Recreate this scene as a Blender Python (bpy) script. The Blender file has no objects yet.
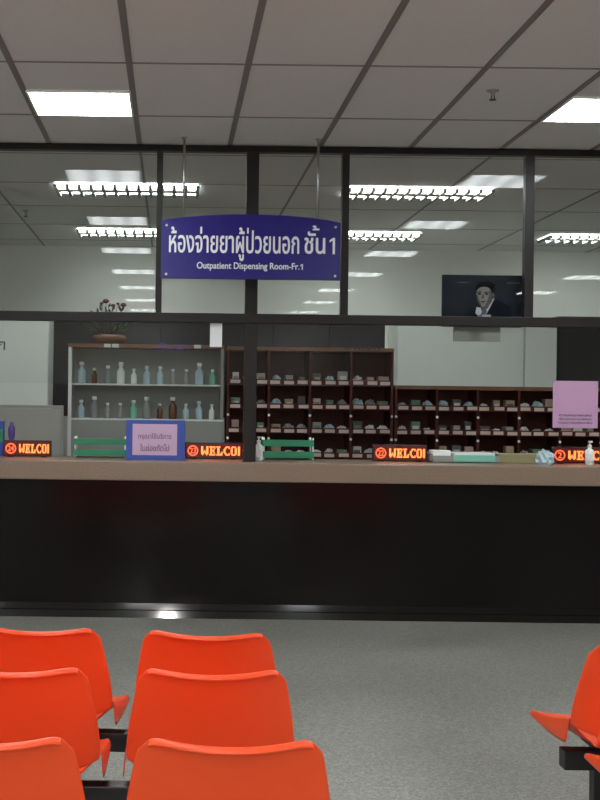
import bpy, bmesh, math, random
from mathutils import Matrix, Vector
random.seed(7)
S = bpy.context.scene
C = S.collection
PI = math.pi

# ------------------------------------------------------------------ survey of the place (metres)
F = 1250.0          # focal length of the lens in photo pixels
EYE = 1.47          # camera height
ROLL = 0.0125
GLASS = 8.586       # distance of the glazed partition
CEIL = EYE + 1.752
BACK = 14.3         # back wall of the dispensing room

def P(x, y, Z):
    """a surveyed point: photo direction + its distance -> (X, Z(depth), height)"""
    dx, dy = x - 172.0, y - 400.0
    x0, y0 = dx + ROLL * dy, dy - ROLL * dx
    return (x0 * Z / F, Z, EYE - y0 * Z / F)
def PX(x, y, Z): return P(x, y, Z)[0]
def PZ(x, y, Z): return P(x, y, Z)[2]

# ------------------------------------------------------------------ materials
def mat(name, col, rough=0.5, metal=0.0, spec=0.5, emit=None, estr=0.0, alpha=1.0, trans=0.0, noise=0.0, nscale=20.0, bump=0.0, coat=0.0):
    m = bpy.data.materials.new(name); m.use_nodes = True
    nt = m.node_tree; b = nt.nodes['Principled BSDF']
    b.inputs['Base Color'].default_value = (*col, 1)
    b.inputs['Roughness'].default_value = rough
    b.inputs['Metallic'].default_value = metal
    b.inputs['Specular IOR Level'].default_value = spec
    b.inputs['Transmission Weight'].default_value = trans
    b.inputs['Alpha'].default_value = alpha
    b.inputs['Coat Weight'].default_value = coat
    if emit:
        b.inputs['Emission Color'].default_value = (*emit, 1)
        b.inputs['Emission Strength'].default_value = estr
    if noise or bump:
        tc = nt.nodes.new('ShaderNodeTexCoord')
        n = nt.nodes.new('ShaderNodeTexNoise'); n.inputs['Scale'].default_value = nscale; n.inputs['Detail'].default_value = 4
        nt.links.new(tc.outputs['Object'], n.inputs['Vector'])
        if noise:
            mx = nt.nodes.new('ShaderNodeMix'); mx.data_type = 'RGBA'
            mx.inputs[6].default_value = (*[c * (1 - noise) for c in col], 1)
            mx.inputs[7].default_value = (*[min(1, c * (1 + noise)) for c in col], 1)
            nt.links.new(n.outputs['Fac'], mx.inputs[0])
            nt.links.new(mx.outputs[2], b.inputs['Base Color'])
        if bump:
            bp = nt.nodes.new('ShaderNodeBump'); bp.inputs['Strength'].default_value = bump; bp.inputs['Distance'].default_value = 0.002
            nt.links.new(n.outputs['Fac'], bp.inputs['Height']); nt.links.new(bp.outputs['Normal'], b.inputs['Normal'])
    return m

M = {}
M['ceiling'] = mat('ceiling_tile', (0.70, 0.69, 0.695), 0.9, spec=0.2, noise=0.06, nscale=60, bump=0.3)
M['ceil_bar'] = mat('ceiling_bar', (0.21, 0.195, 0.19), 0.6)
M['ceil_joint'] = mat('ceiling_joint', (0.27, 0.255, 0.25), 0.7)
M['wall'] = mat('wall_paint', (0.70, 0.70, 0.67), 0.8, noise=0.03, nscale=6)
M['frame'] = mat('bronze_frame', (0.013, 0.009, 0.0085), 0.42, spec=0.3, noise=0.15, nscale=8)
M['granite'] = mat('black_granite', (0.006, 0.0035, 0.004), 0.14, spec=0.22, noise=0.5, nscale=90)
M['plinth'] = mat('black_plinth', (0.008, 0.006, 0.006), 0.07, spec=0.45)
M['stone'] = mat('beige_stone', (0.24, 0.165, 0.118), 0.35, noise=0.22, nscale=70)
M['plastic'] = mat('orange_plastic', (0.85, 0.082, 0.018), 0.36, spec=0.4, noise=0.02, nscale=4)
M['steel_black'] = mat('black_steel', (0.012, 0.011, 0.013), 0.4)
M['steel'] = mat('brushed_steel', (0.45, 0.45, 0.45), 0.35, metal=0.9)
M['alu'] = mat('aluminium', (0.62, 0.62, 0.62), 0.4, metal=0.5)
M['blue'] = mat('sign_blue', (0.013, 0.006, 0.15), 0.22, spec=0.4)
M['blue2'] = mat('sign_blue_edge', (0.012, 0.007, 0.11), 0.3)
M['silver'] = mat('silver_lettering', (0.72, 0.71, 0.76), 0.45)
M['white'] = mat('white_plastic', (0.86, 0.88, 0.86), 0.4)
M['cream'] = mat('pale_laminate', (0.75, 0.78, 0.75), 0.5, noise=0.03, nscale=3)
M['grey'] = mat('grey_laminate', (0.30, 0.30, 0.28), 0.55, noise=0.06, nscale=5)
M['beige'] = mat('beige_board', (0.36, 0.35, 0.31), 0.7, noise=0.05, nscale=5)
M['darkwood'] = mat('dark_cupboard', (0.024, 0.018, 0.021), 0.4, spec=0.3, noise=0.3, nscale=4)
M['redwood'] = mat('red_brown_wood', (0.085, 0.020, 0.013), 0.5, spec=0.2, noise=0.3, nscale=9)
M['brown'] = mat('brown_edge', (0.20, 0.085, 0.04), 0.45, noise=0.2, nscale=9)
M['black'] = mat('black_matt', (0.01, 0.01, 0.012), 0.5)
M['ink'] = mat('black_ink', (0.02, 0.018, 0.03), 0.7)
M['pink'] = mat('pink_paper', (0.60, 0.40, 0.58), 0.8)
M['pink2'] = mat('mauve_paper', (0.52, 0.30, 0.47), 0.8)
M['paper'] = mat('white_paper', (0.75, 0.75, 0.76), 0.8)
M['lab'] = mat('shelf_label_paper', (0.66, 0.50, 0.46), 0.7)
M['bluefr'] = mat('blue_frame', (0.035, 0.075, 0.36), 0.4)
M['green'] = mat('green_plastic', (0.02, 0.23, 0.11), 0.4)
M['mint'] = mat('mint_plastic', (0.20, 0.52, 0.40), 0.4)
M['olive'] = mat('olive_card', (0.30, 0.27, 0.13), 0.7)
M['purple'] = mat('purple_plastic', (0.09, 0.055, 0.24), 0.4)
M['clearblue'] = mat('pale_blue_film', (0.45, 0.60, 0.66), 0.3)
M['bottle_b'] = mat('amber_bottle', (0.12, 0.045, 0.015), 0.2)
M['leaf'] = mat('plant_leaf', (0.035, 0.07, 0.03), 0.6)
M['stem'] = mat('plant_stem', (0.10, 0.07, 0.035), 0.7)
M['rose'] = mat('dried_rose', (0.10, 0.028, 0.035), 0.7)
M['terracotta'] = mat('brown_pot', (0.14, 0.06, 0.03), 0.6)
M['led_case'] = mat('led_case', (0.012, 0.004, 0.006), 0.4)
M['led_back'] = mat('led_back', (0.03, 0.002, 0.002), 0.4, emit=(1, 0.02, 0.02), estr=0.035)
M['led_red'] = mat('led_red', (0.5, 0.03, 0.01), 0.4, emit=(1.0, 0.13, 0.035), estr=1.0)
M['led_amber'] = mat('led_amber', (0.5, 0.2, 0.02), 0.4, emit=(1.0, 0.19, 0.045), estr=1.2)
M['scr'] = mat('board_black', (0.010, 0.013, 0.022), 0.6, spec=0.12)
M['suit'] = mat('print_suit', (0.005, 0.006, 0.013), 0.7, spec=0.05)
M['hair'] = mat('print_hair', (0.0015, 0.0015, 0.002), 0.7, spec=0.05)
M['skin'] = mat('print_skin', (0.22, 0.20, 0.195), 0.7, spec=0.1)
M['skin2'] = mat('print_skin_dark', (0.09, 0.082, 0.083), 0.7, spec=0.1)
M['shirt'] = mat('print_shirt', (0.42, 0.43, 0.47), 0.4)
M['tie'] = mat('print_tie', (0.05, 0.055, 0.075), 0.4)
M['cart'] = [mat('carton_%s' % n, c, 0.6) for n, c in (('white', (0.62, 0.61, 0.58)), ('grey', (0.30, 0.30, 0.29)), ('pink', (0.45, 0.27, 0.25)), ('straw', (0.38, 0.30, 0.18)), ('green', (0.14, 0.24, 0.15)), ('dark', (0.10, 0.09, 0.09)))]

def lamp_material(name, col, strength, tubes):
    """lit diffuser: brighter where each tube lies behind it"""
    m = bpy.data.materials.new(name); m.use_nodes = True
    nt = m.node_tree; nt.nodes.clear()
    o = nt.nodes.new('ShaderNodeOutputMaterial'); e = nt.nodes.new('ShaderNodeEmission')
    e.inputs['Color'].default_value = (*col, 1)
    tc = nt.nodes.new('ShaderNodeTexCoord'); w = nt.nodes.new('ShaderNodeSeparateXYZ')
    nt.links.new(tc.outputs['Generated'], w.inputs[0])
    a = nt.nodes.new('ShaderNodeMath'); a.operation = 'MULTIPLY'; a.inputs[1].default_value = 2 * PI * tubes
    nt.links.new(w.outputs['X'], a.inputs[0])
    b = nt.nodes.new('ShaderNodeMath'); b.operation = 'COSINE'; nt.links.new(a.outputs[0], b.inputs[0])
    c = nt.nodes.new('ShaderNodeMath'); c.operation = 'MULTIPLY_ADD'; c.inputs[1].default_value = -0.38 * strength; c.inputs[2].default_value = strength
    nt.links.new(b.outputs[0], c.inputs[0]); nt.links.new(c.outputs[0], e.inputs['Strength'])
    nt.links.new(e.outputs[0], o.inputs['Surface'])
    return m
M['lamp'] = lamp_material('lit_diffuser', (0.93, 0.98, 1.0), 14.0, 3)
M['lamp2'] = lamp_material('lit_louvre', (0.93, 1.0, 0.96), 10.0, 12)

def glass_material():
    m = bpy.data.materials.new('pane_glass'); m.use_nodes = True
    nt = m.node_tree; nt.nodes.clear()
    o = nt.nodes.new('ShaderNodeOutputMaterial'); mx = nt.nodes.new('ShaderNodeMixShader')
    t = nt.nodes.new('ShaderNodeBsdfTransparent'); t.inputs['Color'].default_value = (0.95, 0.965, 0.955, 1)
    g = nt.nodes.new('ShaderNodeBsdfGlossy'); g.inputs['Roughness'].default_value = 0.0
    mx.inputs[0].default_value = 0.014
    nt.links.new(t.outputs[0], mx.inputs[1]); nt.links.new(g.outputs[0], mx.inputs[2]); nt.links.new(mx.outputs[0], o.inputs['Surface'])
    return m
M['glass'] = glass_material()

def terrazzo():
    m = mat('terrazzo', (0.2, 0.2, 0.17), 0.33, spec=0.4)
    nt = m.node_tree; b = nt.nodes['Principled BSDF']
    tc = nt.nodes.new('ShaderNodeTexCoord')
    v = nt.nodes.new('ShaderNodeTexVoronoi'); v.inputs['Scale'].default_value = 125
    n = nt.nodes.new('ShaderNodeTexNoise'); n.inputs['Scale'].default_value = 1.2; n.inputs['Detail'].default_value = 3
    for t in (v, n): nt.links.new(tc.outputs['Object'], t.inputs['Vector'])
    r = nt.nodes.new('ShaderNodeValToRGB')
    e = r.color_ramp.elements
    e[0].position = 0.0; e[0].color = (0.140, 0.138, 0.116, 1)
    e[1].position = 1.0; e[1].color = (0.31, 0.305, 0.27, 1)
    k = e.new(0.5); k.color = (0.215, 0.213, 0.185, 1)
    sp = nt.nodes.new('ShaderNodeSeparateColor'); nt.links.new(v.outputs['Color'], sp.inputs[0])
    nt.links.new(sp.outputs[0], r.inputs[0])
    mr = nt.nodes.new('ShaderNodeMapRange'); mr.inputs['From Min'].default_value = 0.3; mr.inputs['From Max'].default_value = 0.7
    mr.inputs['To Min'].default_value = 0.9; mr.inputs['To Max'].default_value = 1.08
    nt.links.new(n.outputs['Fac'], mr.inputs[0])
    mx = nt.nodes.new('ShaderNodeMix'); mx.data_type = 'RGBA'; mx.blend_type = 'MULTIPLY'; mx.inputs[0].default_value = 1
    nt.links.new(r.outputs[0], mx.inputs[6]); nt.links.new(mr.outputs[0], mx.inputs[7])
    nt.links.new(mx.outputs[2], b.inputs['Base Color'])
    return m
M['floor'] = terrazzo()

# ------------------------------------------------------------------ mesh helpers
def box(bm, x0, x1, y0, y1, z0, z1, mi=0, bev=0.0):
    r = bmesh.ops.create_cube(bm, size=1.0)
    vs = r['verts']
    for v in vs:
        v.co = Vector(((x0 + x1) / 2 + v.co.x * (x1 - x0), (y0 + y1) / 2 + v.co.y * (y1 - y0), (z0 + z1) / 2 + v.co.z * (z1 - z0)))
    fs = {f for v in vs for f in v.link_faces}
    for f in fs: f.material_index = mi
    if bev:
        es = list({e for f in fs for e in f.edges})
        r = bmesh.ops.bevel(bm, geom=es, offset=bev, segments=2, affect='EDGES', profile=0.6)
        for f in r['faces']: f.material_index = mi

def tube(bm, p0, p1, r0, r1=None, n=12, mi=0):
    r1 = r0 if r1 is None else r1
    a, b = Vector(p0), Vector(p1); d = (b - a)
    L = d.length
    q = Vector((0, 0, 1)).rotation_difference(d).to_matrix().to_4x4()
    mtx = Matrix.Translation((a + b) / 2) @ q
    r = bmesh.ops.create_cone(bm, cap_ends=True, segments=n, radius1=r0, radius2=r1, depth=L, matrix=mtx)
    for f in {f for v in r['verts'] for f in v.link_faces}: f.material_index = mi; f.smooth = len(f.verts) == 4

def lathe(bm, prof, cx=0, cy=0, cz=0, n=16, mi=0):
    rings = []
    for r, z in prof:
        rings.append([bm.verts.new((cx + r * math.cos(2 * PI * k / n), cy + r * math.sin(2 * PI * k / n), cz + z)) for k in range(n)])
    for i in range(len(rings) - 1):
        for k in range(n):
            f = bm.faces.new((rings[i][k], rings[i][(k + 1) % n], rings[i + 1][(k + 1) % n], rings[i + 1][k])); f.smooth = True; f.material_index = mi
    f = bm.faces.new(rings[0][::-1]); f.material_index = mi
    f = bm.faces.new(rings[-1]); f.material_index = mi

def blob(bm, c, r, sx=1, sy=1, sz=1, mi=0, sub=2):
    q = bmesh.ops.create_icosphere(bm, subdivisions=sub, radius=r)
    for v in q['verts']: v.co = Vector((v.co.x * sx + c[0], v.co.y * sy + c[1], v.co.z * sz + c[2]))
    for f in {f for v in q['verts'] for f in v.link_faces}: f.smooth = True; f.material_index = mi

def poly(bm, pts, y, mi=0, depth=0.0008):
    """a printed flat shape facing the hall, at depth y"""
    vs = [bm.verts.new((px, y, pz)) for px, pz in pts]
    f = bm.faces.new(vs); f.material_index = mi
    f.normal_update()
    if f.normal.y > 0: f.normal_flip()

def obj(name, bm, mats, parent=None, loc=None):
    bmesh.ops.recalc_face_normals(bm, faces=bm.faces) if not getattr(bm, '_flat', False) else None
    me = bpy.data.meshes.new(name); bm.to_mesh(me); bm.free()
    for m in (mats if isinstance(mats, (list, tuple)) else [mats]): me.materials.append(m)
    o = bpy.data.objects.new(name, me); C.objects.link(o)
    if parent: o.parent = parent
    if loc: o.location = loc
    return o

def bxo(name, m, parent, *a, bev=0.0, loc=None):
    bm = bmesh.new(); box(bm, *a, bev=bev); return obj(name, bm, m, parent, loc)

def tag(o, label=None, cat=None, group=None, kind=None):
    if label: o['label'] = label
    if cat: o['category'] = cat
    if group: o['group'] = group
    if kind: o['kind'] = kind
    return o

def thing(name, label, cat, loc=(0, 0, 0), rz=0.0, group=None):
    o = bpy.data.objects.new(name, None); C.objects.link(o)
    o.location = loc; o.rotation_euler = (0, 0, rz); o.empty_display_size = 0.1
    return tag(o, label, cat, group)

def kids(o): return [c for c in bpy.data.objects if c.parent == o]
def dup(root, loc, label=None, rz=None, group=None):
    def cp(o, par):
        c = o.copy(); C.objects.link(c)
        if par: c.parent = par
        for k in kids(o): cp(k, c)
        return c
    r = cp(root, None); r.location = loc
    if rz is not None: r.rotation_euler = (0, 0, rz)
    if label: r['label'] = label
    if group: r['group'] = group
    return r

TEXT_GROW = 0.003
MARKS = '\u0e31\u0e34\u0e35\u0e36\u0e37\u0e38\u0e39\u0e47\u0e48\u0e49\u0e4a\u0e4b\u0e4c'
def text(name, body, width, height, m, parent, cx, y, z0, bold=0.0, depth=0.002, shear=0.0, space=1.0):
    """raised lettering facing the hall; fitted to width x height, base at z0"""
    cu = bpy.data.curves.new(name, 'FONT'); cu.body = body; cu.size = 1.0; cu.align_x = 'CENTER'
    cu.extrude = 0.5; cu.offset = TEXT_GROW if bold else 0.0; cu.shear = shear; cu.space_character = space; cu.resolution_u = 4
    cu.materials.append(m); cu.materials.append(m)
    for q, c_ in enumerate(body):
        cu.body_format[q].material_index = 1 if c_ in MARKS else 0
    t = bpy.data.objects.new(name, cu); C.objects.link(t)
    bpy.context.view_layer.update()
    dg = bpy.context.evaluated_depsgraph_get()
    me = bpy.data.meshes.new_from_object(t.evaluated_get(dg))
    C.objects.unlink(t); bpy.data.objects.remove(t)
    mk = {v for p in me.polygons if p.material_index == 1 for v in p.vertices}
    for v in mk: me.vertices[v].co.z += 0.12       # signs above and below stand a hair proud of the letters
    for p in me.polygons: p.material_index = 0
    if bold:      # heavier strokes: the outline repeated a little to each side
        b2 = bmesh.new()
        for n_, (dx, dz) in enumerate(((-bold, 0), (bold, 0), (0, -bold * 0.6), (0, bold * 0.6))):
            k = len(b2.verts); b2.from_mesh(me); b2.verts.ensure_lookup_table()
            for v in b2.verts[k:]: v.co.x += dx; v.co.y += dz; v.co.z += 0.28 * n_
        b2.to_mesh(me); b2.free()
    xs = [v.co.x for v in me.vertices]; ys = [v.co.y for v in me.vertices]
    sx = width / (max(xs) - min(xs)); sz = height / (max(ys) - min(ys))
    mx = (max(xs) + min(xs)) / 2; my = min(ys)
    for v in me.vertices:
        v.co = Vector((cx + (v.co.x - mx) * sx, y - v.co.z * depth, z0 + (v.co.y - my) * sz))
    me.materials.clear(); me.materials.append(m)
    o = bpy.data.objects.new(name, me); C.objects.link(o); o.parent = parent
    return o

# ------------------------------------------------------------------ room shell
XL, XR, YB = -5.2, 8.0, -8.0
def struct(name, bm, m, parent=None):
    o = obj(name, bm, m, parent); 
    if not parent: o['kind'] = 'structure'
    return o
bm = bmesh.new(); box(bm, XL, XR, YB, 8.75, -0.1, 0); box(bm, XL, XR, 8.75, BACK, -0.1, 0, 1)
M['bounce_floor'] = mat('pale_bounce_floor', (0.52, 0.50, 0.46), 0.5, noise=0.05, nscale=3)  # unseen dispensing room floor, pale tone added to bounce light onto the ceiling
struct('floor', bm, [M['floor'], M['bounce_floor']])
# ceiling: slab + T-bars
TW, TD = 0.62, 1.21
bm = bmesh.new(); box(bm, XL, XR, YB, BACK, CEIL, CEIL + 0.1)
X0 = -0.245
k0 = math.ceil((XL - X0) / TW)
x = X0 + k0 * TW
while x < XR:
    box(bm, x - 0.017, x + 0.017, YB, GLASS, CEIL - 0.004, CEIL + 0.01, 1)
    if round((x - X0) / TW) % 2 == 0: box(bm, x - 0.010, x + 0.010, GLASS, BACK, CEIL - 0.003, CEIL + 0.01, 2)
    x += TW
Y0 = 7.715
k0 = math.ceil((YB - Y0) / TD)
y = Y0 + k0 * TD
while y < BACK:
    hw_ = 0.011 if y < GLASS else 0.006
    box(bm, XL, XR, y - hw_, y + hw_, CEIL - 0.003, CEIL + 0.01, 2)
    y += TD
struct('ceiling', bm, [M['ceiling'], M['ceil_bar'], M['ceil_joint']])
for nm, a in (('wall_back', (XL, XR, BACK, BACK + 0.1, 0, CEIL)), ('wall_left', (XL - 0.1, XL, YB, BACK, 0, CEIL)),
              ('wall_right', (XR, XR + 0.1, YB, BACK, 0, CEIL)), ('wall_rear', (XL, XR, YB - 0.1, YB, 0, CEIL))):
    bm = bmesh.new(); box(bm, *a)
    struct(nm, bm, M['wall'])

# ------------------------------------------------------------------ ceiling lights
def panel_light(loc, label, group=None):
    t = thing('ceiling_panel_light', label, 'ceiling light', loc, 0, group)
    w = 0.298
    bm = bmesh.new()
    for a in ((-w, w, -w, -w + 0.012), (-w, w, w - 0.012, w), (-w, -w + 0.012, -w, w), (w - 0.012, w, -w, w)):
        box(bm, *a, -0.014, -0.001)
    obj('frame', bm, M['white'], t)
    bxo('diffuser', M['lamp'], t, -w + 0.011, w - 0.011, -w + 0.011, w - 0.011, -0.010, -0.002)
    return t
LX, LY = 5 * TW, 2 * TD
first = panel_light((X0 - TW / 2, Y0 - 0.325, CEIL), 'bright square panel light in the ceiling at upper left, above the blue sign')
for i in range(-1, 3):
    for j in range(0, 7):
        if (i == 0 and j == 0) or (i == 2 and j > 4): continue
        lx, ly = X0 - TW / 2 + i * LX, Y0 - 0.325 - j * LY
        if lx < XL + 0.4: continue
        if i == 1 and j == 0: dup(first, (lx, ly, CEIL), 'bright square panel light cut by the right edge of the photo, near the sprinkler')
        else: dup(first, (lx, ly, CEIL), 'square hall panel light outside the frame, seen only reflected in the glass', group='hall panel lights outside the frame')

def louvre_light(loc, label):
    t = thing('louvre_ceiling_light', label, 'ceiling light', loc)
    bxo('lamp_panel', M['lamp2'], t, -0.58, 0.58, -0.24, 0.24, -0.012, -0.002)
    bm = bmesh.new()
    n = 12
    for k in range(n + 1):
        xx = -0.58 + 1.16 * k / n
        box(bm, xx - 0.013, xx + 0.013, -0.24, 0.24, -0.04, -0.012)
    box(bm, -0.58, 0.58, -0.06, 0.06, -0.030, -0.012)
    obj('louvre', bm, M['grey'], t)
    return t
lv = louvre_light((-0.39, 10.36, CEIL), 'louvred strip light inside the dispensing room, above the flowers, nearer of two')
dup(lv, (2.00, 10.36, CEIL), 'louvred strip light inside the dispensing room above the portrait board, nearer of two')
dup(lv, (-0.41, 13.05, CEIL), 'louvred strip light behind the left pane, partly hidden by the blue sign, farther of two')
dup(lv, (1.95, 13.05, CEIL), 'louvred strip light above the portrait board, farther of two')
dup(lv, (4.45, 13.05, CEIL), 'louvred strip light behind the rightmost upper pane')

def sprinkler(loc, label):
    t = thing('fire_sprinkler', label, 'sprinkler', loc)
    bm = bmesh.new(); lathe(bm, [(0.034, 0), (0.034, -0.006), (0.014, -0.012), (0.011, -0.034)][::-1], n=16); obj('rosette', bm, M['steel'], t)
    bm = bmesh.new(); tube(bm, (-0.008, 0, -0.03), (-0.008, 0, -0.052), 0.003); tube(bm, (0.008, 0, -0.03), (0.008, 0, -0.052), 0.003)
    lathe(bm, [(0.02, -0.056), (0.02, -0.052)], n=12); obj('deflector', bm, M['steel_black'], t)
    return t
sp = sprinkler((1.77, 6.98, CEIL), 'small fire sprinkler on the hall ceiling beside the right panel light')
dup(sp, (-1.39, 11.7, CEIL), 'small fire sprinkler on the dispensing room ceiling behind the upper left pane')

# ------------------------------------------------------------------ service counter
CF, CB, CT, CU = 8.40, 9.10, 1.054, 0.925
XA, XB = XL + 0.02, XR - 0.02
t = thing('service_counter', 'long service counter with beige stone top and glossy black front', 'counter', (0, 8.6, 0))
bxo('worktop', M['stone'], t, XA, XB, CF - 8.6, CB - 8.6, CU, CT, bev=0.008)
bm = bmesh.new(); box(bm, XA, XB, 8.44 - 8.6, 8.50 - 8.6, 0.08, CU)
obj('front_panel', bm, M['granite'], t)
bm = bmesh.new(); box(bm, XA, XB, 9.0 - 8.6, 9.05 - 8.6, 0.0, CU); obj('rear_panel', bm, M['grey'], t)
bm = bmesh.new()   # rounded skirting at the foot of the front
pr = [(8.50, 0.0), (8.418, 0.0), (8.4265, 0.048), (8.432, 0.051), (8.4275, 0.054), (8.435, 0.096), (8.50, 0.100)]
va = [bm.verts.new((XA, a - 8.6, b)) for a, b in pr]; vb = [bm.verts.new((XB, a - 8.6, b)) for a, b in pr]
for i in range(len(pr)):
    j = (i + 1) % len(pr); f = bm.faces.new((va[i], va[j], vb[j], vb[i]))
bm.faces.new(va); bm.faces.new(vb[::-1])
obj('skirting', bm, M['plinth'], t)

# ------------------------------------------------------------------ glazed partition
G0, G1 = GLASS - 0.03, GLASS + 0.04
TR0, TR1 = PZ(172, 322.5, GLASS), PZ(172, 313, GLASS)      # transom
TB = PZ(172, 147 + 5, GLASS)                                # underside of head beam
bm = bmesh.new(); box(bm, XA, XB, G0, G1, TB, CEIL - 0.005, bev=0.004); struct('trim_1', bm, M['frame'])
bm = bmesh.new(); box(bm, XA, XB, G0 - 0.006, G1, TR0, TR1, bev=0.004); struct('trim_2', bm, M['frame'])
posts = []      # (x0, x1, runs to counter)
mw = 1.263
m1, m2, m3, m4 = PX(159.3, 230, GLASS), PX(252, 230, GLASS), PX(344.8, 230, GLASS), PX(528.5, 230, GLASS)
plist = [(m1, 0.042, 0), (m2, 0.085, 1), (m3, 0.05, 0), (m4, 0.062, 0), (m1 - 2 * (m2 - m1), 0.062, 1), (m4 + mw, 0.062, 1), (m4 + 2 * mw, 0.062, 0), (m4 + 3 * mw, 0.085, 1), (m1 - 2 * (m2 - m1) - mw, 0.062, 0), (m1 - 2 * (m2 - m1) - 2 * mw, 0.062, 1)]
plist.sort()
ti = 3
for (px, pw, full) in plist:
    bm = bmesh.new(); box(bm, px - pw / 2, px + pw / 2, G0, G1, TR1 - 0.001, TB + 0.001, bev=0.004)
    struct('trim_%d' % ti, bm, M['frame']); ti += 1
    if full:
        bm = bmesh.new(); box(bm, px - pw / 2, px + pw / 2, G0, G1, CT + 0.001, TR0 + 0.001, bev=0.004)
        struct('trim_%d' % ti, bm, M['frame']); ti += 1
edges = [XA] + [p[0] for p in plist] + [XB]
wi = 1
for a, b in zip(edges[:-1], edges[1:]):
    bm = bmesh.new(); box(bm, a, b, GLASS - 0.004, GLASS + 0.004, TR1 - 0.01, TB + 0.01)
    struct('window_%d' % wi, bm, M['glass']); wi += 1
LOWB = 1.575   # lower panes stop here, leaving the service opening
fulls = [XA] + [p[0] for p in plist if p[2]] + [XB]
low = []
for a, b in zip(fulls[:-1], fulls[1:]):
    bm = bmesh.new(); box(bm, a, b, GLASS - 0.004, GLASS + 0.004, LOWB, TR0 + 0.01)
    low.append((a, b, struct('window_%d' % wi, bm, M['glass']))); wi += 1
def low_at(xx): return [w for a, b, w in low if a < xx < b][0]
# lettering stuck on the lower panes
wz = PZ(362, 350, GLASS)
text('glass_lettering', 'ลำดับที่', 0.24, 0.075, M['ink'], low_at(PX(362, 347, GLASS)), PX(362, 347, GLASS), GLASS - 0.006, wz, bold=0.01, depth=0.001)
text('glass_lettering', 'ๆ', 0.045, 0.06, M['ink'], low_at(PX(2, 345, GLASS)), PX(2, 345, GLASS), GLASS - 0.006, PZ(2, 350, GLASS), bold=0.01, depth=0.001)
text('glass_lettering', 'รับยา', 0.22, 0.05, M['purple'], low_at(PX(172, 347, GLASS)), PX(174, 347, GLASS), GLASS - 0.006, PZ(172, 350, GLASS), bold=0.0, depth=0.001)

# papers on the glass
o = bxo('paper_notice', M['paper'], None, PX(210, 335, GLASS), PX(222, 335, GLASS), GLASS - 0.0065, GLASS - 0.0041, PZ(216, 347, GLASS), TR0 - 0.001)
tag(o, 'narrow blank white paper stuck under the transom left of the central post', 'notice')
t = thing('paper_notice', 'mauve paper notice with dark lines of print hanging at the right edge', 'notice', (PX(575, 405, GLASS), GLASS - 0.0056, PZ(575, 428, GLASS)))
pw = (PX(598, 405, GLASS) - PX(553, 405, GLASS)) / 2; ph = PZ(575, 381, GLASS) - PZ(575, 428, GLASS)
bxo('sheet', M['pink2'], t, -pw, pw, -0.0015, 0.0015, 0, ph)
for k, (zz, hh, ww) in enumerate(((0.026, 0.018, .125), (0.055, 0.015, .12), (0.080, 0.013, .12))):
    text('print_line', ('กรุณารอเรียกชื่อ', 'รับยาตามช่อง', 'ตามหมายเลข', 'ผู้ป่วยนอก', 'ยื่นใบสั่งยา', 'รับยา')[k], ww * 2 * 0.93 * pw / 0.155, hh, M['ink'], t, 0, -0.0025, zz, bold=0.01, depth=0.0008)

# ------------------------------------------------------------------ hanging sign
SY = 8.33
cx = PX(250.7, 250, SY); z0 = PZ(250, 279.5, SY); zs = PZ(250, 222, SY); zt = PZ(250, 214.6, SY)
hw = 0.597
t = thing('hanging_sign', 'blue hanging sign with silver Thai lettering and English line below', 'sign', (cx, SY, z0))
bm = bmesh.new()
n = 24; top = []
for k in range(n + 1):
    u = -1 + 2 * k / n
    top.append((u * hw, (zs - z0) + (zt - zs) * (1 - u * u) ** 0.8 if abs(u) < 1 else zs - z0))
pts = [(hw, 0.0), (-hw, 0.0)] + top
f0 = [bm.verts.new((a, -0.010, b)) for a, b in pts]; f1 = [bm.verts.new((a, 0.010, b)) for a, b in pts]
bm.faces.new(f0); bm.faces.new(f1[::-1])
for i in range(len(pts)):
    j = (i + 1) % len(pts); bm.faces.new((f0[i], f0[j], f1[j], f1[i]))
obj('board', bm, M['blue'], t)
zb = (zs - z0)
bxo('acrylic_panel', M['blue'], t, -hw + 0.004, hw - 0.004, -0.0155, -0.0105, 0.004, zb - 0.005)
for sx in (-1, 1):
    for zz in (0.028, zb - 0.03):
        bm = bmesh.new(); tube(bm, (sx * (hw - 0.035), -0.0155, zz), (sx * (hw - 0.035), -0.021, zz), 0.008); obj('stud', bm, M['steel'], t)
def sx_(px): return PX(px, 245, SY) - cx
ztb = PZ(250, 253.6, SY) - z0
# main Thai line
text('thai_lettering', 'ห้องจ่ายยาผู้ปวยนอก', sx_(299) - sx_(169), 0.225, M['silver'], t, (sx_(299) + sx_(169)) / 2, -0.0165, ztb - 0.052, bold=0.014, depth=0.002)
text('thai_lettering', 'ชัน', sx_(325) - sx_(304), 0.150, M['silver'], t, (sx_(325) + sx_(304)) / 2, -0.0165, ztb + 0.001, bold=0.014, depth=0.002)
text('thai_lettering', '้', 0.045, 0.032, M['silver'], t, sx_(315.5), -0.0165, ztb + 0.158, bold=0.004, depth=0.002)
text('thai_lettering', '่', 0.0115, 0.038, M['silver'], t, sx_(247.6), -0.0165, 0.304, bold=0.0, depth=0.002)
def numeral_one(x, z, h, st):
    bm = bmesh.new(); box(bm, x - st / 2, x + st / 2, -0.0185, -0.0155, z, z + h)
    vs = [(x - st / 2, z + h), (x - st / 2, z + h - st * 1.1), (x - st * 1.9, z + h - st * 2.0), (x - st * 1.9, z + h - st * 1.1)]
    fa = [bm.verts.new((a, -0.0185, b)) for a, b in vs]; fb = [bm.verts.new((a, -0.0155, b)) for a, b in vs]
    bm.faces.new(fa); bm.faces.new(fb[::-1])
    for q in range(4): bm.faces.new((fa[q], fa[(q + 1) % 4], fb[(q + 1) % 4], fb[q]))
    return obj('numeral', bm, M['silver'], t)
numeral_one(sx_(333.5), ztb + 0.001, 0.108, 0.015)
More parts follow.
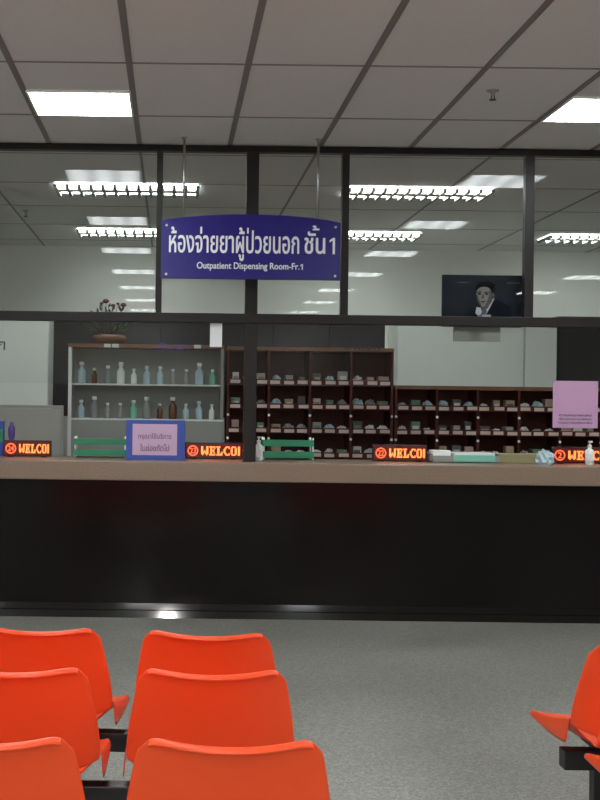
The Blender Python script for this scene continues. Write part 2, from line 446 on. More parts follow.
text('english_lettering', 'Outpatient Dispensing Room-Fr.', sx_(299.5) - sx_(197), 0.058, M['silver'], t, (sx_(299.5) + sx_(197)) / 2, -0.0165, PZ(250, 271.5, SY) - z0, bold=0.014, depth=0.002)
numeral_one(sx_(302.3), PZ(250, 271.5, SY) - z0 + 0.0135, 0.038, 0.0075)
for px in (184, 318):
    rx = PX(px, 180, SY) - cx
    u = rx / hw
    zr = (zs - z0) + (zt - zs) * (1 - u * u) ** 0.8
    bm = bmesh.new(); tube(bm, (rx, 0, zr - 0.005), (rx, 0, CEIL - z0 - 0.001), 0.0085, n=10)
    r = obj('hanging_rod', bm, M['steel'], t)
    bm = bmesh.new(); lathe(bm, [(0.02, 0), (0.02, -0.006), (0.008, -0.014), (0.008, -0.05)][::-1], cx=rx, cz=CEIL - z0 - 0.0005, n=14)
    obj('ceiling_fixing', bm, M['steel'], r)

# ------------------------------------------------------------------ portrait board behind the upper pane
BY = GLASS + 0.16
bx0, bx1, bz0, bz1 = PX(442.5, 300, BY), PX(522, 300, BY), PZ(482, 327, BY), PZ(482, 275, BY)
bcx = (bx0 + bx1) / 2
t = thing('portrait_board', 'black board with a portrait of a person in a dark suit, shirt and tie', 'picture', (bcx, BY, bz0))
W2, H = (bx1 - bx0) / 2, bz1 - bz0
bxo('board', M['scr'], t, -W2, W2, 0, 0.035, 0, H, bev=0.004)
bm = bmesh.new()
U = H / 52.0     # one photo pixel
def pt(x, y): return ((x + 1.2 - 482) * U, (327 - (281.0 + (y - 279.8) * 0.84)) * U)
def ell(cx_, cy_, rx_, ry_, n=28, a0=0, a1=2 * PI):
    return [pt(cx_ + rx_ * math.cos(a0 + (a1 - a0) * k / n), cy_ + ry_ * math.sin(a0 + (a1 - a0) * k / n)) for k in range(n)]
poly(bm, [pt(462, 326.5), pt(464, 318), pt(472, 313), pt(478, 310), pt(492, 299), pt(499, 304), pt(508, 309), pt(511, 326.5)], -0.0015, 0)
poly(bm, [pt(475, 311), pt(486, 313), pt(491, 301), pt(493, 300), pt(489, 310), pt(484, 321), pt(479, 324), pt(474, 318)], -0.0023, 3)
poly(bm, [pt(479, 312.5), pt(484, 312), pt(485.5, 315.5), pt(483, 324), pt(478.5, 324), pt(480.5, 316)], -0.003, 4)
poly(bm, [pt(474.2, 297), pt(473.4, 290), pt(474.2, 285), pt(477.5, 281.3), pt(483, 279.8), pt(489, 281), pt(492.5, 284.5), pt(493.6, 290), pt(493, 297.5), pt(490, 300), pt(480, 300)], -0.0016, 1)      # hair
poly(bm, [pt(478, 303), pt(490, 299), pt(491, 303), pt(485.5, 313), pt(479.5, 313)], -0.0026, 5)   # neck
poly(bm, [pt(474.9, 292), pt(476.3, 289.3), pt(478.5, 287.6), pt(482, 286.6), pt(486, 287.2), pt(488.6, 289.5), pt(489.8, 293), pt(490.3, 297), pt(489.3, 302), pt(486.8, 306.5), pt(483.2, 310.2), pt(480.6, 310.4), pt(478.0, 308), pt(475.8, 303.5), pt(474.6, 297)], -0.0031, 2)  # face
poly(bm, ell(491.6, 296.5, 1.4, 2.8), -0.0035, 5)                    # ear
poly(bm, [pt(487.6, 289), pt(489.8, 293), pt(490.3, 297), pt(489.3, 302), pt(486.8, 306.5), pt(483.2, 310.2), pt(485.6, 304), pt(487.2, 298)], -0.0037, 5)
poly(bm, [pt(474.6, 297), pt(475.8, 303.5), pt(478.0, 308), pt(480.6, 310.4), pt(478.6, 305.5), pt(477.0, 300.5), pt(476.0, 296.5)], -0.0037, 5)
for ex in (477.7, 484.9):
    poly(bm, ell(ex, 295.2, 2.0, 1.5, 14), -0.0039, 5)
    poly(bm, ell(ex + 0.1, 295.2, 1.3, 0.7, 12), -0.0043, 1)
    poly(bm, [pt(ex - 2.4, 293.4), pt(ex, 292.3), pt(ex + 2.4, 292.6), pt(ex + 2.4, 293.4), pt(ex, 293.3), pt(ex - 2.4, 294.2)], -0.0043, 1)
poly(bm, [pt(480.9, 295), pt(481.6, 295), pt(482.6, 300.0), pt(481.4, 301), pt(479.5, 300.6)], -0.0041, 5)
poly(bm, [pt(478.6, 304.4), pt(481, 303.8), pt(484.4, 304.0), pt(482.6, 305.2), pt(480, 305.5)], -0.0041, 0)
poly(bm, [pt(480.0, 306.8), pt(483, 306.5), pt(482.4, 307.3), pt(480.4, 307.4)], -0.0041, 5)
for (x, y, w_) in ((455, 281, 12), (505, 281, 14)):
    for q in range(4):
        poly(bm, [pt(x + q * w_ / 4, y), pt(x + q * w_ / 4 + w_ / 5, y), pt(x + q * w_ / 4 + w_ / 5, y + 1.6), pt(x + q * w_ / 4, y + 1.6)], -0.0018, 4)
poly(bm, [pt(519, 288), pt(522, 287), pt(521.5, 289), pt(518.6, 289.6)], -0.0018, 5)
obj('printed_portrait', bm, [M['suit'], M['hair'], M['skin'], M['shirt'], M['tie'], M['skin2']], t)
bm = bmesh.new()
box(bm, (455 - 482) * U, (502 - 482) * U, 0.04, 0.055, -0.10, 0.03)
box(bm, -0.03, 0.03, -(BY - G1) , 0.04, (327 - 318) * U - 0.015, (327 - 318) * U + 0.015)
obj('bracket', bm, M['grey'], t)

# ------------------------------------------------------------------ waiting benches
def shell_mesh():
    bm = bmesh.new()
    NI = 12
    SI = [0.7 * (-1 + 2 * k / NI) for k in range(NI + 1)]           # middle columns, shared by seat, bend and back
    OUT = [0.8, 0.9, 0.97, 1.0]
    S_ALL = [-o for o in OUT[::-1]] + SI + OUT
    grid = []                                                       # each row: dict column index -> vertex
    def row(fn, narrow=False, flange=None):
        d = {}
        for q, s_ in enumerate(S_ALL):
            if narrow and abs(s_) > 0.7001: continue
            d[q] = bm.verts.new(fn(s_))
        if flange:
            d[-1] = bm.verts.new(flange(-1)); d[len(S_ALL)] = bm.verts.new(flange(1))
        grid.append(d)
    # seat: front lip to rear; the sides sweep up towards the back and carry a turned-down flange
    seat = [(0.452, 0.368, 0.205), (0.457, 0.382, 0.218), (0.452, 0.398, 0.228), (0.436, 0.408, 0.234), (0.40, 0.410, 0.237), (0.33, 0.405, 0.238), (0.25, 0.399, 0.238), (0.17, 0.396, 0.237), (0.10, 0.396, 0.236), (0.05, 0.398, 0.235), (0.03, 0.400, 0.234)]
    for fy, z, hw_ in seat:
        k = max(0.0, min(1.0, (0.45 - fy) / 0.40))
        rise = 0.010 + 0.095 * k ** 1.1
        def fn(s_, fy=fy, z=z, hw_=hw_, rise=rise): return (s_ * hw_, fy, z + rise * abs(s_) ** 4)
        drop = 0.010 + 0.080 * k ** 1.1
        def fl(sg, fy=fy, z=z, hw_=hw_, rise=rise, drop=drop): return (sg * (hw_ + 0.006), fy, z + rise - drop)
        row(fn, flange=fl if fy < 0.445 else None)
    # bend
    for fy, z, hw_ in [(0.015, 0.402, 0.160), (0.000, 0.408, 0.158), (-0.010, 0.420, 0.158), (-0.015, 0.436, 0.159)]:
        row(lambda s_, fy=fy, z=z, hw_=hw_: (s_ / 0.7 * hw_, fy + 0.010 * s_ * s_, z + 0.03 * abs(s_) ** 3), narrow=True)
    # back
    back = [(-0.018, 0.447, 0.226), (-0.021, 0.470, 0.2275), (-0.025, 0.500, 0.2285), (-0.032, 0.53, 0.228), (-0.048, 0.585, 0.222), (-0.066, 0.64, 0.212), (-0.080, 0.688, 0.204), (-0.089, 0.715, 0.199), (-0.095, 0.733, 0.194), (-0.099, 0.744, 0.187), (-0.103, 0.751, 0.178), (-0.111, 0.754, 0.174), (-0.118, 0.750, 0.174), (-0.121, 0.741, 0.177)]
    for fy, z, hw_ in back:
        def fn(s_, fy=fy, z=z, hw_=hw_):
            topn = max(0, min(1, (z - 0.65) / 0.09)); low = max(0, min(1, (0.52 - z) / 0.07)); a = max(0, (abs(s_) - 0.62) / 0.38)
            zz = z - topn * 0.014 * (1 - s_ * s_) - topn * 0.010 * max(0, (abs(s_) - 0.86) / 0.14) ** 2 + low * 0.030 * a ** 1.5 * (1 if z < 0.46 else 0.75)
            return (s_ * hw_, fy + 0.036 * s_ * s_, zz)
        row(fn, flange=(lambda sg, f=fn: (f(sg)[0] * 1.003, f(sg)[1] + 0.014, f(sg)[2])) if z < 0.735 and fy > -0.1 else None)
    nq = len(S_ALL)
    for i in range(len(grid) - 1):
        a, b = grid[i], grid[i + 1]
        for q in range(-1, nq):
            if all(c in d for c in (q, q + 1) for d in (a, b)):
                f = bm.faces.new((a[q], a[q + 1], b[q + 1], b[q])); f.smooth = True
    bmesh.ops.recalc_face_normals(bm, faces=bm.faces)
    me = bpy.data.meshes.new('seat_shell'); bm.to_mesh(me); bm.free(); me.materials.append(M['plastic'])
    return me
shell_me = shell_mesh()
def add_shell(parent, x):
    o = bpy.data.objects.new('seat_shell', shell_me); C.objects.link(o); o.parent = parent; o.location = (x, 0, 0)
    s = o.modifiers.new('thickness', 'SOLIDIFY'); s.thickness = 0.007; s.offset = 0
    d = o.modifiers.new('smooth', 'SUBSURF'); d.levels = 1; d.render_levels = 1
    return o
def bench(label, loc, rz, xs, legs, x0, x1):
    t = thing('waiting_bench', label, 'bench', loc, rz)
    for x in xs: add_shell(t, x)
    bxo('beam', M['steel_black'], t, x0, x1, 0.150, 0.212, 0.300, 0.362, bev=0.004)
    for x in xs:
        bm = bmesh.new(); box(bm, x - 0.11, x + 0.11, 0.09, 0.30, 0.363, 0.378, bev=0.003)
        for ex in (-0.085, 0.085): box(bm, x + ex - 0.014, x + ex + 0.014, 0.08, 0.31, 0.376, 0.393, bev=0.002)
        obj('seat_bracket', bm, M['steel_black'], t)
    for x in legs:
        bm = bmesh.new(); box(bm, x - 0.025, x + 0.025, 0.156, 0.206, 0.03, 0.302, bev=0.003)
        lg = obj('leg', bm, M['steel_black'], t)
        bm = bmesh.new(); box(bm, x - 0.022, x + 0.022, -0.05, 0.42, 0.012, 0.045, bev=0.006)
        for yy in (-0.035, 0.405): lathe(bm, [(0.02, 0), (0.02, 0.012), (0.012, 0.016)], cx=x, cy=yy, n=12)
        obj('foot_bar', bm, M['steel_black'], lg)
    return t
XS = (0.0, -0.535, -1.07)
bench('orange plastic bench in the left block, farthest row, directly before the counter', (0.122, 3.97, 0), -0.08, XS, (-0.12, -0.95), -1.28, 0.18)
bench('orange plastic bench in the left block, middle of three rows', (0.118, 3.425, 0), 0.0, XS, (-0.12, -0.95), -1.28, 0.18)
bench('orange plastic bench in the left block, nearest row, cut by the bottom edge', (0.134, 2.735, 0), 0.0, XS, (-0.12, -0.95), -1.28, 0.18)
bench('orange plastic bench at the right edge across the aisle, seat corner jutting out', (1.478, 3.85, 0), 0.0, (0.0, 0.535), (-0.085, 0.45), -0.207, 0.72)
bench('orange plastic bench at lower right corner, only a seat corner in view', (1.492, 3.33, 0), 0.0, (0.0, 0.535), (-0.0, 0.45), -0.185, 0.72)

# ------------------------------------------------------------------ LED number displays on the counter
FONT = {
 'W': ["11000110", "11000110", "11000110", "11010110", "11111110", "11101110", "01000100"],
 'E': ["1111110", "0110010", "0110100", "0111100", "0110100", "0110010", "1111110"],
 'L': ["1111000", "0110000", "0110000", "0110000", "0110010", "0110110", "1111110"],
 'C': ["0011110", "0110010", "1100000", "1100000", "1100000", "0110010", "0011110"],
 'O': ["0111100", "1100110", "1100110", "1100110", "1100110", "1100110", "0111100"],
 'M': ["11", "11", "11", "11", "11", "11", "11"]}
LZ = 8.84
def led(px0, px1, py0, py1, num, label):
    s = LZ / F
    w = (px1 - px0) * s; h = 0.118
    xc = PX((px0 + px1) / 2, py1, LZ)
    t = thing('led_display', label, 'led display', (xc, LZ, CT))
    bxo('housing', M['led_case'], t, -w / 2, w / 2, 0, 0.055, 0.004, h, bev=0.004)
    bxo('screen', M['led_back'], t, -w / 2 + 0.006, w / 2 - 0.006, -0.002, 0.004, 0.012, h - 0.007)
    for ex in (-w * 0.35, w * 0.35):
        bxo('foot', M['black'], t, ex - 0.02, ex + 0.02, 0.005, 0.05, 0, 0.006)
    # ring with the window number
    rc = (-w / 2 + 0.055, 0.060); R = 0.038
    bm = bmesh.new(); n = 28
    a = [[bm.verts.new((rc[0] + r * math.cos(2 * PI * k / n), yy, rc[1] + r * math.sin(2 * PI * k / n))) for k in range(n)] for r, yy in ((R, -0.003), (R - 0.009, -0.003), (R - 0.009, -0.001), (R, -0.001))]
    for q in range(4):
        for k in range(n): bm.faces.new((a[q][k], a[q][(k + 1) % n], a[(q + 1) % 4][(k + 1) % n], a[(q + 1) % 4][k]))
    obj('number_ring', bm, M['led_red'], t)
    text('number', num, 0.042 if len(num) > 1 else 0.026, 0.040, M['led_red'], t, rc[0], -0.0025, rc[1] - 0.020, bold=0.012, depth=0.001)
    # dot-matrix word
    bm = bmesh.new()
    cw = (w - 0.115 - 0.012) / 38.0; ch = 0.064 / 7; xx = -w / 2 + 0.113
    for ch_ in 'WELCOM':
        g = FONT[ch_]
        for r, line in enumerate(g):
            for c, b in enumerate(line):
                if b == '1':
                    box(bm, xx + c * cw, xx + (c + 1.02) * cw, -0.003, -0.001, 0.028 + (6 - r) * ch, 0.028 + (6 - r + 1.02) * ch)
        xx += len(g[0]) * cw + cw * (0 if ch_ != 'W' else -0.2)
    obj('led_lettering', bm, M['led_amber'], t)
    return t
led(3, 51, 440, 456, '24', 'red led counter display with circled 24, leftmost on the counter')
led(185, 242, 444, 459, '23', 'red led counter display with circled 23, left of the central post')
led(373, 427, 446, 460, '22', 'red led counter display with circled 22, right of centre')
led(552, 612, 446, 462, '2', 'red led counter display with circled 2, behind the sanitizer bottle at right')

# ------------------------------------------------------------------ things on the counter
DY = 8.72
def sanitizer(px, y_, label):
    t = thing('sanitizer_bottle', label, 'bottle', (PX(px, 459, y_), y_, CT))
    bm = bmesh.new(); lathe(bm, [(0.024, 0), (0.029, 0.004), (0.030, 0.09), (0.027, 0.105), (0.012, 0.118), (0.012, 0.126)]); obj('body', bm, M['white'], t)
    bm = bmesh.new(); lathe(bm, [(0.014, 0.1261), (0.014, 0.142), (0.005, 0.144), (0.005, 0.16)]); pm = obj('pump', bm, M['white'], t)
    bm = bmesh.new(); box(bm, -0.010, 0.010, -0.034, 0.012, 0.158, 0.170, bev=0.003); obj('nozzle', bm, M['white'], pm)
    bxo('bottle_label', M['paper'], t, -0.018, 0.018, -0.0315, -0.026, 0.03, 0.08)
    return t
sanitizer(258.5, 8.70, 'white pump bottle of hand gel just right of the central post')
sanitizer(589.5, 8.62, 'white pump bottle in front of the rightmost led display')

# notice stand: blue frame with pink sheet
NY = 8.66
a, b = PX(126, 440, NY), PX(185, 440, NY); z1 = PZ(155, 420, NY)
t = thing('notice_stand', 'blue framed pink notice in Thai standing on the counter', 'notice', ((a + b) / 2, NY, CT))
w = (b - a) / 2; h = z1 - CT
bxo('frame', M['bluefr'], t, -w, w, 0, 0.012, 0.0, h, bev=0.003)
bxo('foot', M['bluefr'], t, -w * 0.8, w * 0.8, 0.012, 0.09, 0.0, 0.008)
bxo('sheet', M['pink'], t, -w + 0.045, w - 0.055, -0.002, 0.001, 0.032, h - 0.028)
text('print_line', 'กรุณาใช้บริการ', 0.23, 0.05, M['ink'], t, -0.005, -0.0028, 0.135, bold=0.0, depth=0.0008)
text('print_line', 'ในช่องถัดไป', 0.20, 0.05, M['ink'], t, -0.005, -0.0028, 0.060, bold=0.0, depth=0.0008)

def tray(px0, px1, top_px, bars, label, y_=8.86):
    a, b = PX(px0, 450, y_), PX(px1, 450, y_); w = (b - a) / 2
    h = PZ((px0 + px1) / 2, top_px, y_) - CT
    t = thing('paper_tray', label, 'paper tray', ((a + b) / 2, y_, CT))
    u = h / 2
    for k in range(2):
        bm = bmesh.new(); zz = k * u + 0.01
        box(bm, -w, w, 0, 0.006, zz + 0.012, zz + u * 0.62, 0, bev=0.002)
        box(bm, -w, -w + 0.005, 0.006, 0.19, zz + 0.012, zz + u * 0.6); box(bm, w - 0.005, w, 0.006, 0.19, zz + 0.012, zz + u * 0.6)
        box(bm, -w, w, 0.0, 0.19, zz + 0.006, zz + 0.0125)
        tr = obj('tray', bm, M['green'], t)
        bm = bmesh.new()
        for q in range(3): box(bm, -w + 0.02, w - 0.02 - 0.05 * q, 0.012, 0.18, zz + 0.013 + u * 0.13 * q, zz + 0.013 + u * 0.13 * (q + 1) - 0.001 )
        obj('papers', bm, M['paper'], tr)
    for ex in (-w + 0.006, w - 0.006):
        for yy in (0.015, 0.175):
            bm = bmesh.new(); tube(bm, (ex, yy, 0), (ex, yy, h * 0.97), 0.006, n=8); obj('post', bm, M['white'], t)
    return t
tray(74, 126, 436, 2, 'green two-tier paper tray beside the blue framed notice')
tray(263, 314, 437, 2, 'green two-tier paper tray beside the white pump bottle')

t = thing('document_box', 'clear low box with mint green folder right of the 22 display', 'box', (PX(466, 460, 8.75), 8.75, CT))
w = 0.238
bm = bmesh.new(); box(bm, -w, w, 0, 0.20, 0, 0.008); box(bm, -w, w, 0, 0.006, 0, 0.05, bev=0.002); box(bm, -w, w, 0.194, 0.2, 0, 0.075); box(bm, -w, -w + 0.006, 0, 0.2, 0, 0.06); box(bm, w - 0.006, w, 0, 0.2, 0, 0.06)
obj('box_body', bm, M['grey'], t)
bxo('green_folder', M['mint'], t, -0.09, w - 0.035, -0.006, -0.001, 0.010, 0.056, bev=0.002)
bxo('white_pad', M['white'], t, -w + 0.01, -0.10, 0.03, 0.18, 0.010, 0.085, bev=0.008)
bxo('papers', M['paper'], t, -0.08, w - 0.03, 0.02, 0.18, 0.010, 0.07, bev=0.004)

t = thing('card_box', 'olive card box lying low beside the clear document box', 'box', (PX(519, 460, 8.80), 8.80, CT))
bxo('body', M['olive'], t, -0.15, 0.15, 0, 0.16, 0, 0.062, bev=0.004)
bxo('lid_edge', M['olive'], t, -0.153, 0.153, -0.003, 0.163, 0.045, 0.066, bev=0.003)

def crumple(name, c, r, m, label, cat, sx=1, sz=1, seed=1):
    rng = random.Random(seed); bm = bmesh.new(); q = bmesh.ops.create_icosphere(bm, subdivisions=3, radius=r)
    for v in q['verts']:
        k = 1 + rng.uniform(-0.22, 0.22)
        v.co = Vector((v.co.x * k * sx, v.co.y * k, max(-r * 0.55, v.co.z * k) * sz))
    zm = min(v.co.z for v in bm.verts)
    for v in bm.verts: v.co.z -= zm
    o = obj(name, bm, m, None, c); return tag(o, label, cat)
crumple('plastic_bag', (PX(545, 458, 8.70), 8.70, CT), 0.062, M['clearblue'], 'crumpled pale blue plastic bag beside the rightmost led display', 'bag', 1.0, 1.05, 3)
crumple('plastic_bag', (PX(436, 458, 8.98), 8.98, CT), 0.04, M['white'], 'small white crumpled bag behind the 22 display', 'bag', 1.0, 0.9, 5)
# odds at the far left
bm = bmesh.new(); lathe(bm, [(0.018, 0), (0.026, 0.006), (0.027, 0.07), (0.014, 0.10), (0.026, 0.15), (0.026, 0.20), (0.013, 0.225), (0.013, 0.245)])
tag(obj('vase', bm, M['purple'], None, (PX(11.5, 440, 8.98), 8.98, CT)), 'slim purple waisted vase behind the leftmost led display', 'vase')
t = thing('ring_binder', 'blue ring binder standing upright at the left edge of the counter', 'binder', (PX(-1.5, 440, 9.0), 9.0, CT))
bxo('cover', M['bluefr'], t, -0.035, 0.035, -0.02, 0.08, 0, 0.25, bev=0.004)
bxo('spine_label', M['green'], t, 0.0, 0.034, -0.024, -0.019, 0.10, 0.19)

# ------------------------------------------------------------------ furniture inside the dispensing room
# dark hung cupboard
HY = 11.5
a, b = PX(49, 360, HY), PX(385, 360, HY); z0_, z1_ = PZ(217, 418, HY), PZ(217, 317.5, HY)
t = thing('wall_cupboard', 'long dark brown cupboard seen below the transom behind the shelves', 'cupboard', ((a + b) / 2, HY, z0_))
w = (b - a) / 2; h = z1_ - z0_
bxo('carcass', M['darkwood'], t, -w, w, 0.02, 0.40, 0, h)
nd = 6
for k in range(nd):
    x0, x1 = -w + 2 * w * k / nd + 0.004, -w + 2 * w * (k + 1) / nd - 0.004
    d = bxo('door', M['darkwood'], t, x0, x1, 0.0, 0.019, 0.004, h - 0.004, bev=0.003)
    bm = bmesh.new(); tube(bm, (x1 - 0.05, -0.012, h * 0.3), (x1 - 0.05, -0.012, h * 0.45), 0.005, n=8)
    obj('handle', bm, M['steel'], d)
# the half-height screen that carries it
o = bxo('screen_wall', M['beige'], None, XL + 0.5, b, HY + 0.0, HY + 0.42, 0, z0_ - 0.001); o.name = 'low_partition'
o['kind'] = 'structure'
# pale tall cabinets
def tall(px0, px1, pyt, Z, m, label, doors):
    a, b = PX(px0, 360, Z), PX(px1, 360, Z); zt = PZ((px0 + px1) / 2, pyt, Z); w = (b - a) / 2
    t = thing('tall_cabinet', label, 'cabinet', ((a + b) / 2, Z, 0))
    bxo('carcass', m, t, -w, w, 0.022, 0.5, 0, zt)
    for k in range(doors):
        x0, x1 = -w + 2 * w * k / doors + 0.004, -w + 2 * w * (k + 1) / doors - 0.004
        d = bxo('door', m, t, x0, x1, 0, 0.02, 0.08, zt - 0.005, bev=0.003)
        bm = bmesh.new(); tube(bm, (x1 - 0.05, -0.015, 1.15), (x1 - 0.05, -0.015, 1.3), 0.006, n=8); obj('handle', bm, M['steel'], d)
    return t
tall(-70, 48, 317, 11.0, M['cream'], 'pale grey tall cabinet at the left edge below the transom', 2)
wc = tall(397, 524, 317, 12.0, M['white'], 'wide white tall cabinet under the portrait board', 1)
tall(524.6, 557, 317, 12.0, M['white'], 'narrow white tall cabinet joined to the wide white one', 1)
tall(558, 700, 317, 12.2, M['darkwood'], 'dark brown tall cabinet behind the mauve notice', 2)

a, b = PX(-60, 440, 9.9), PX(63, 440, 9.9); w = (b - a) / 2; zt = PZ(20, 405, 9.9)
t = thing('desk_screen', 'beige grey desk screen standing behind the leftmost led display', 'screen', ((a + b) / 2, 9.9, 0))
bxo('panel', M['beige'], t, -w + 0.025, w - 0.025, 0, 0.03, 0.08, zt - 0.025)
bxo('frame', M['grey'], t, -w, w, -0.004, 0.034, zt - 0.024, zt, bev=0.003)
for ex in (-w, w - 0.024):
    p_ = bxo('post', M['grey'], t, ex, ex + 0.024, -0.004, 0.034, 0.02, zt - 0.025)
    bxo('foot', M['grey'], p_, ex, ex + 0.024, -0.15, 0.18, 0, 0.02)

# shelving with pigeonholes
RZ = 10.2
BW = 41.0 * RZ / F
rowp = 0.197
bm = bmesh.new(); box(bm, -0.040, 0.040, -0.0008, 0.0008, -0.014, 0.014)
label_me = bpy.data.meshes.new('price_label'); bm.to_mesh(label_me); bm.free(); label_me.materials.append(M['lab'])
def rack(px0, nb, top_px, label, rows_up):
    x0 = PX(px0, 400, RZ); zt = PZ(px0, top_px, RZ); wd = nb * BW
    t = thing('medicine_rack', label, 'shelf', (x0, RZ, 0))
    zl = PZ(400, 433.2, RZ)           # the shelf whose labels show
    shelves = [zl + rowp * k for k in range(-5, rows_up)]
    bxo('back_board', M['redwood'], t, 0, wd, 0.33, 0.345, 0.0, zt)
    for k in range(nb + 1):
        d = bxo('divider', M['redwood'], t, k * BW - 0.010, k * BW + 0.010, 0, 0.33, 0, zt)
        if k < nb + 1:
            for zz in (zl + 0.135, zl - 0.055):
                bm = bmesh.new(); tube(bm, (k * BW, 0.001, zz), (k * BW, -0.006, zz), 0.011, n=10); obj('cap', bm, M['white'], d)
    bxo('top_board', M['brown'], t, -0.01, wd + 0.01, -0.01, 0.345, zt, zt + 0.03)
    for zz in shelves:
        if zz > zt - 0.1: continue
        s = bxo('shelf', M['redwood'], t, 0.010, wd - 0.010, 0.004, 0.33, zz - 0.012, zz)
        bm = bmesh.new(); box(bm, 0.010, wd - 0.010, -0.004, 0.004, zz - 0.012, zz + 0.034); e = obj('shelf_lip', bm, M['redwood'], s)
        if zz > 0.9:
            for b_ in range(nb):
                for q in range(3):
                    xc = b_ * BW + BW * (q + 0.5) / 3 + random.uniform(-0.008, 0.008)
                    lb = bpy.data.objects.new('price_label', label_me); C.objects.link(lb); lb.parent = s
                    lb.location = (xc, -0.0048, zz + 0.010 + random.uniform(-.003, .003))
    for zz in shelves:
        if zz < 0.9 or zz > zt - 0.1: continue
        for b_ in range(nb):
            for q in range(3):
                bw_, bd, bh = random.uniform(0.05, 0.085), random.uniform(0.06, 0.14), random.uniform(0.055, 0.105)
                xc = x0 + b_ * BW + 0.012 + (BW - 0.024) * (q + 0.5) / 3
                if random.random() < 0.38:
                    o = crumple('medicine_bag', (xc, RZ + 0.075, zz + 0.0005), random.uniform(0.032, 0.040), random.choice((M['paper'], M['clearblue'], M['cart'][0], M['cart'][1])), 'small crumpled bag of medicine lying in a pigeonhole of the red brown rack', 'bag', 1.1, random.uniform(0.8, 1.3), random.randrange(999))
                    o['group'] = 'bags in the medicine rack'; continue
                bm = bmesh.new(); box(bm, -bw_ / 2, bw_ / 2, -bd / 2, bd / 2, 0, bh, 0, bev=0.002)
                box(bm, -bw_ / 2 * 0.7, bw_ / 2 * 0.7, -bd / 2 - 0.0006, -bd / 2 + 0.002, bh * 0.35, bh * 0.65, 1)
                o = obj('medicine_carton', bm, [random.choice(M['cart']), random.choice(M['cart'])], None, (xc, RZ + 0.02 + bd / 2 + random.uniform(0, 0.05), zz + 0.0005))
                tag(o, 'small medicine carton standing in a pigeonhole of the red brown rack', 'carton', 'cartons in the medicine rack')
    return t
rack(228, 4, 350, 'taller red brown pigeonhole rack of medicines right of the central post', 4)
rack(228 + 41 * 4 + 4.2, 7, 389, 'lower red brown pigeonhole rack of medicines in front of the white cabinets', 2)

# glazed bottle cabinet at left
a, b = PX(68, 400, RZ), PX(226, 400, RZ); w = b - a; zt = PZ(147, 348, RZ); zs_ = PZ(147, 419, RZ); zm_ = PZ(147, 384, RZ)
t = thing('bottle_cabinet', 'grey open fronted cabinet with rows of bottles left of the central post', 'cabinet', (a, RZ, 0))
bxo('base', M['grey'], t, 0.03, w - 0.02, 0, 0.34, 0, zs_ - 0.014)
bxo('back_board', M['grey'], t, 0, w - 0.02, 0.33, 0.345, zs_, zt)
bxo('side_post', M['alu'], t, 0, 0.029, -0.004, 0.33, 0, zt)
bxo('side_panel', M['grey'], t, w - 0.045, w - 0.021, 0, 0.33, zs_, zt)
bxo('shelf', M['cream'], t, 0.03, w - 0.046, 0, 0.33, zm_ - 0.012, zm_)
bxo('shelf', M['cream'], t, 0.03, w - 0.02, -0.006, 0.33, zs_ - 0.013, zs_)
tp = bxo('top_board', M['brown'], t, -0.005, w - 0.02, -0.01, 0.345, zt, zt + 0.03)
for px in (107.5, 115.5, 197.5, 277):
    if px < 226:
        xx = PX(px, 347, RZ) - a
        obj_ = bxo('top_label', M['paper'], tp, xx - 0.028, xx + 0.028, -0.0125, -0.0105, zt + 0.001, zt + 0.03)
bk = thing('medicine_bottle', 'small capped medicine bottle standing in the grey open cabinet', 'bottle', (a + 0.10, RZ + 0.06, zs_ + 0.0005), 0, 'bottles in the grey cabinet')
def bottle(loc, m, s):
    t = thing('medicine_bottle', 'small capped medicine bottle standing in the grey open cabinet', 'bottle', loc, 0, 'bottles in the grey cabinet')
    bm = bmesh.new(); lathe(bm, [(0.025 * s, 0), (0.028 * s, 0.005), (0.028 * s, 0.085 * s), (0.012 * s, 0.11 * s), (0.012 * s, 0.125 * s)]); obj('body', bm, m, t)
    bm = bmesh.new(); lathe(bm, [(0.016 * s, 0.1255 * s), (0.016 * s, 0.15 * s)]); obj('cap', bm, M['white'], t)
    return t
bpy.data.objects.remove(bk)
ms = [M['bottle_b'], M['white'], M['mint'], M['grey'], M['clearblue']]
protos = {}
for z_ in (zs_, zm_):
    for k in range(11):
        m_ = random.choice(ms); s = random.choice((0.85, 1.0, 1.2))
        loc = (a + 0.10 + k * (w - 0.21) / 10, RZ + 0.07 + random.uniform(0, 0.08), z_ + 0.0005)
        key = (m_.name, s)
        if key in protos: dup(protos[key], loc)
        else: protos[key] = bottle(loc, m_, s)

# flowers on the bottle cabinet
fx, fz = PX(108, 345, RZ), zt + 0.03
t = thing('flower_arrangement', 'dried flower arrangement in a brown pot on the bottle cabinet', 'potted flowers', (fx, RZ + 0.15, fz + 0.0005))
bm = bmesh.new(); lathe(bm, [(0.10, 0), (0.13, 0.01), (0.14, 0.05), (0.13, 0.075), (0.11, 0.078)], n=20); obj('pot', bm, M['terracotta'], t)
rng = random.Random(11)
heads = [(-0.03, 0.36, 0.026), (0.115, 0.33, 0.024), (0.03, 0.325, 0.018), (-0.065, 0.34, 0.016), (0.07, 0.34, 0.014)]
bm = bmesh.new()
for (hx, hz, r) in heads: tube(bm, (hx * 0.25, 0, 0.07), (hx, 0.0, hz), 0.0035, 0.0025, n=6)
for q in range(9):
    an = rng.uniform(-1.25, 1.25); L = rng.uniform(0.14, 0.26)
    tube(bm, (0.06 * math.sin(an), 0, 0.07), (math.sin(an) * L, rng.uniform(-.05, .05), 0.07 + math.cos(an) * L), 0.004, 0.002, n=6)
obj('stems', bm, M['stem'], t)
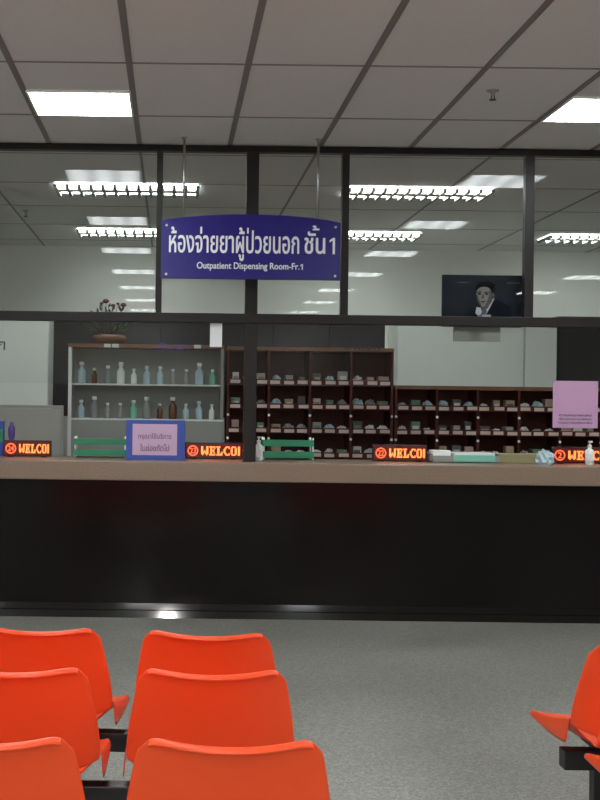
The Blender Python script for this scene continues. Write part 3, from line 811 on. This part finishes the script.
for (hx, hz, r) in heads:
    bm = bmesh.new()
    blob(bm, (hx, 0, hz), r, 1.0, 1.0, 0.75)
    for q in range(7):
        aa = 2 * PI * q / 7
        blob(bm, (hx + r * 0.7 * math.cos(aa), r * 0.7 * math.sin(aa), hz - r * 0.1), r * 0.5, 1, 1, 0.8, sub=1)
    obj('flower_head', bm, M['rose'], t)
bm = bmesh.new()
for q in range(46):
    an = rng.uniform(-1.35, 1.35); L = rng.uniform(0.10, 0.30) * (1.0 if abs(an) < 0.5 else 0.85)
    c = Vector((math.sin(an) * L, rng.uniform(-0.07, 0.07), 0.06 + math.cos(an) * L))
    d = Vector((math.sin(an + rng.uniform(-.8, .8)), rng.uniform(-.5, .5), math.cos(an))).normalized() * rng.uniform(0.025, 0.045)
    s = d.cross(Vector((0, 1, 0.2))).normalized() * 0.011
    vs = [bm.verts.new(c - d), bm.verts.new(c + s), bm.verts.new(c + d), bm.verts.new(c - s)]
    bm.faces.new(vs)
o = obj('leaves', bm, M['leaf'], t)
sl = o.modifiers.new('leaf_thickness', 'SOLIDIFY'); sl.thickness = 0.0015

# the camera's own flash
fl = bpy.data.lights.new('camera_flash', 'POINT'); fl.energy = 40; fl.color = (1.0, 0.97, 0.93); fl.shadow_soft_size = 0.015
fo = bpy.data.objects.new('camera_flash', fl); C.objects.link(fo); fo.location = (-0.02, 0.0, EYE + 0.05)

# ------------------------------------------------------------------ camera, world, colour
cam = bpy.data.cameras.new('camera'); co = bpy.data.objects.new('camera', cam); C.objects.link(co)
cam.sensor_fit = 'AUTO'; cam.sensor_width = 36; cam.lens = F * 36 / 800; cam.shift_x = 128 / 800
cam.clip_start = 0.05; cam.clip_end = 100
co.matrix_world = Matrix.Translation((0, 0, EYE)) @ Matrix.Rotation(PI / 2, 4, 'X') @ Matrix.Rotation(ROLL, 4, 'Z')
S.camera = co
wd = bpy.data.worlds.new('world'); S.world = wd; wd.use_nodes = True
wd.node_tree.nodes['Background'].inputs[0].default_value = (0, 0, 0, 1)
S.view_settings.view_transform = 'Standard'; S.view_settings.look = 'None'; S.view_settings.gamma = 1
S.view_settings.use_curve_mapping = False
S.view_settings.exposure = 0.85
S.cycles.use_denoising = True
S.cycles.max_bounces = 10; S.cycles.diffuse_bounces = 6; S.cycles.transparent_max_bounces = 16
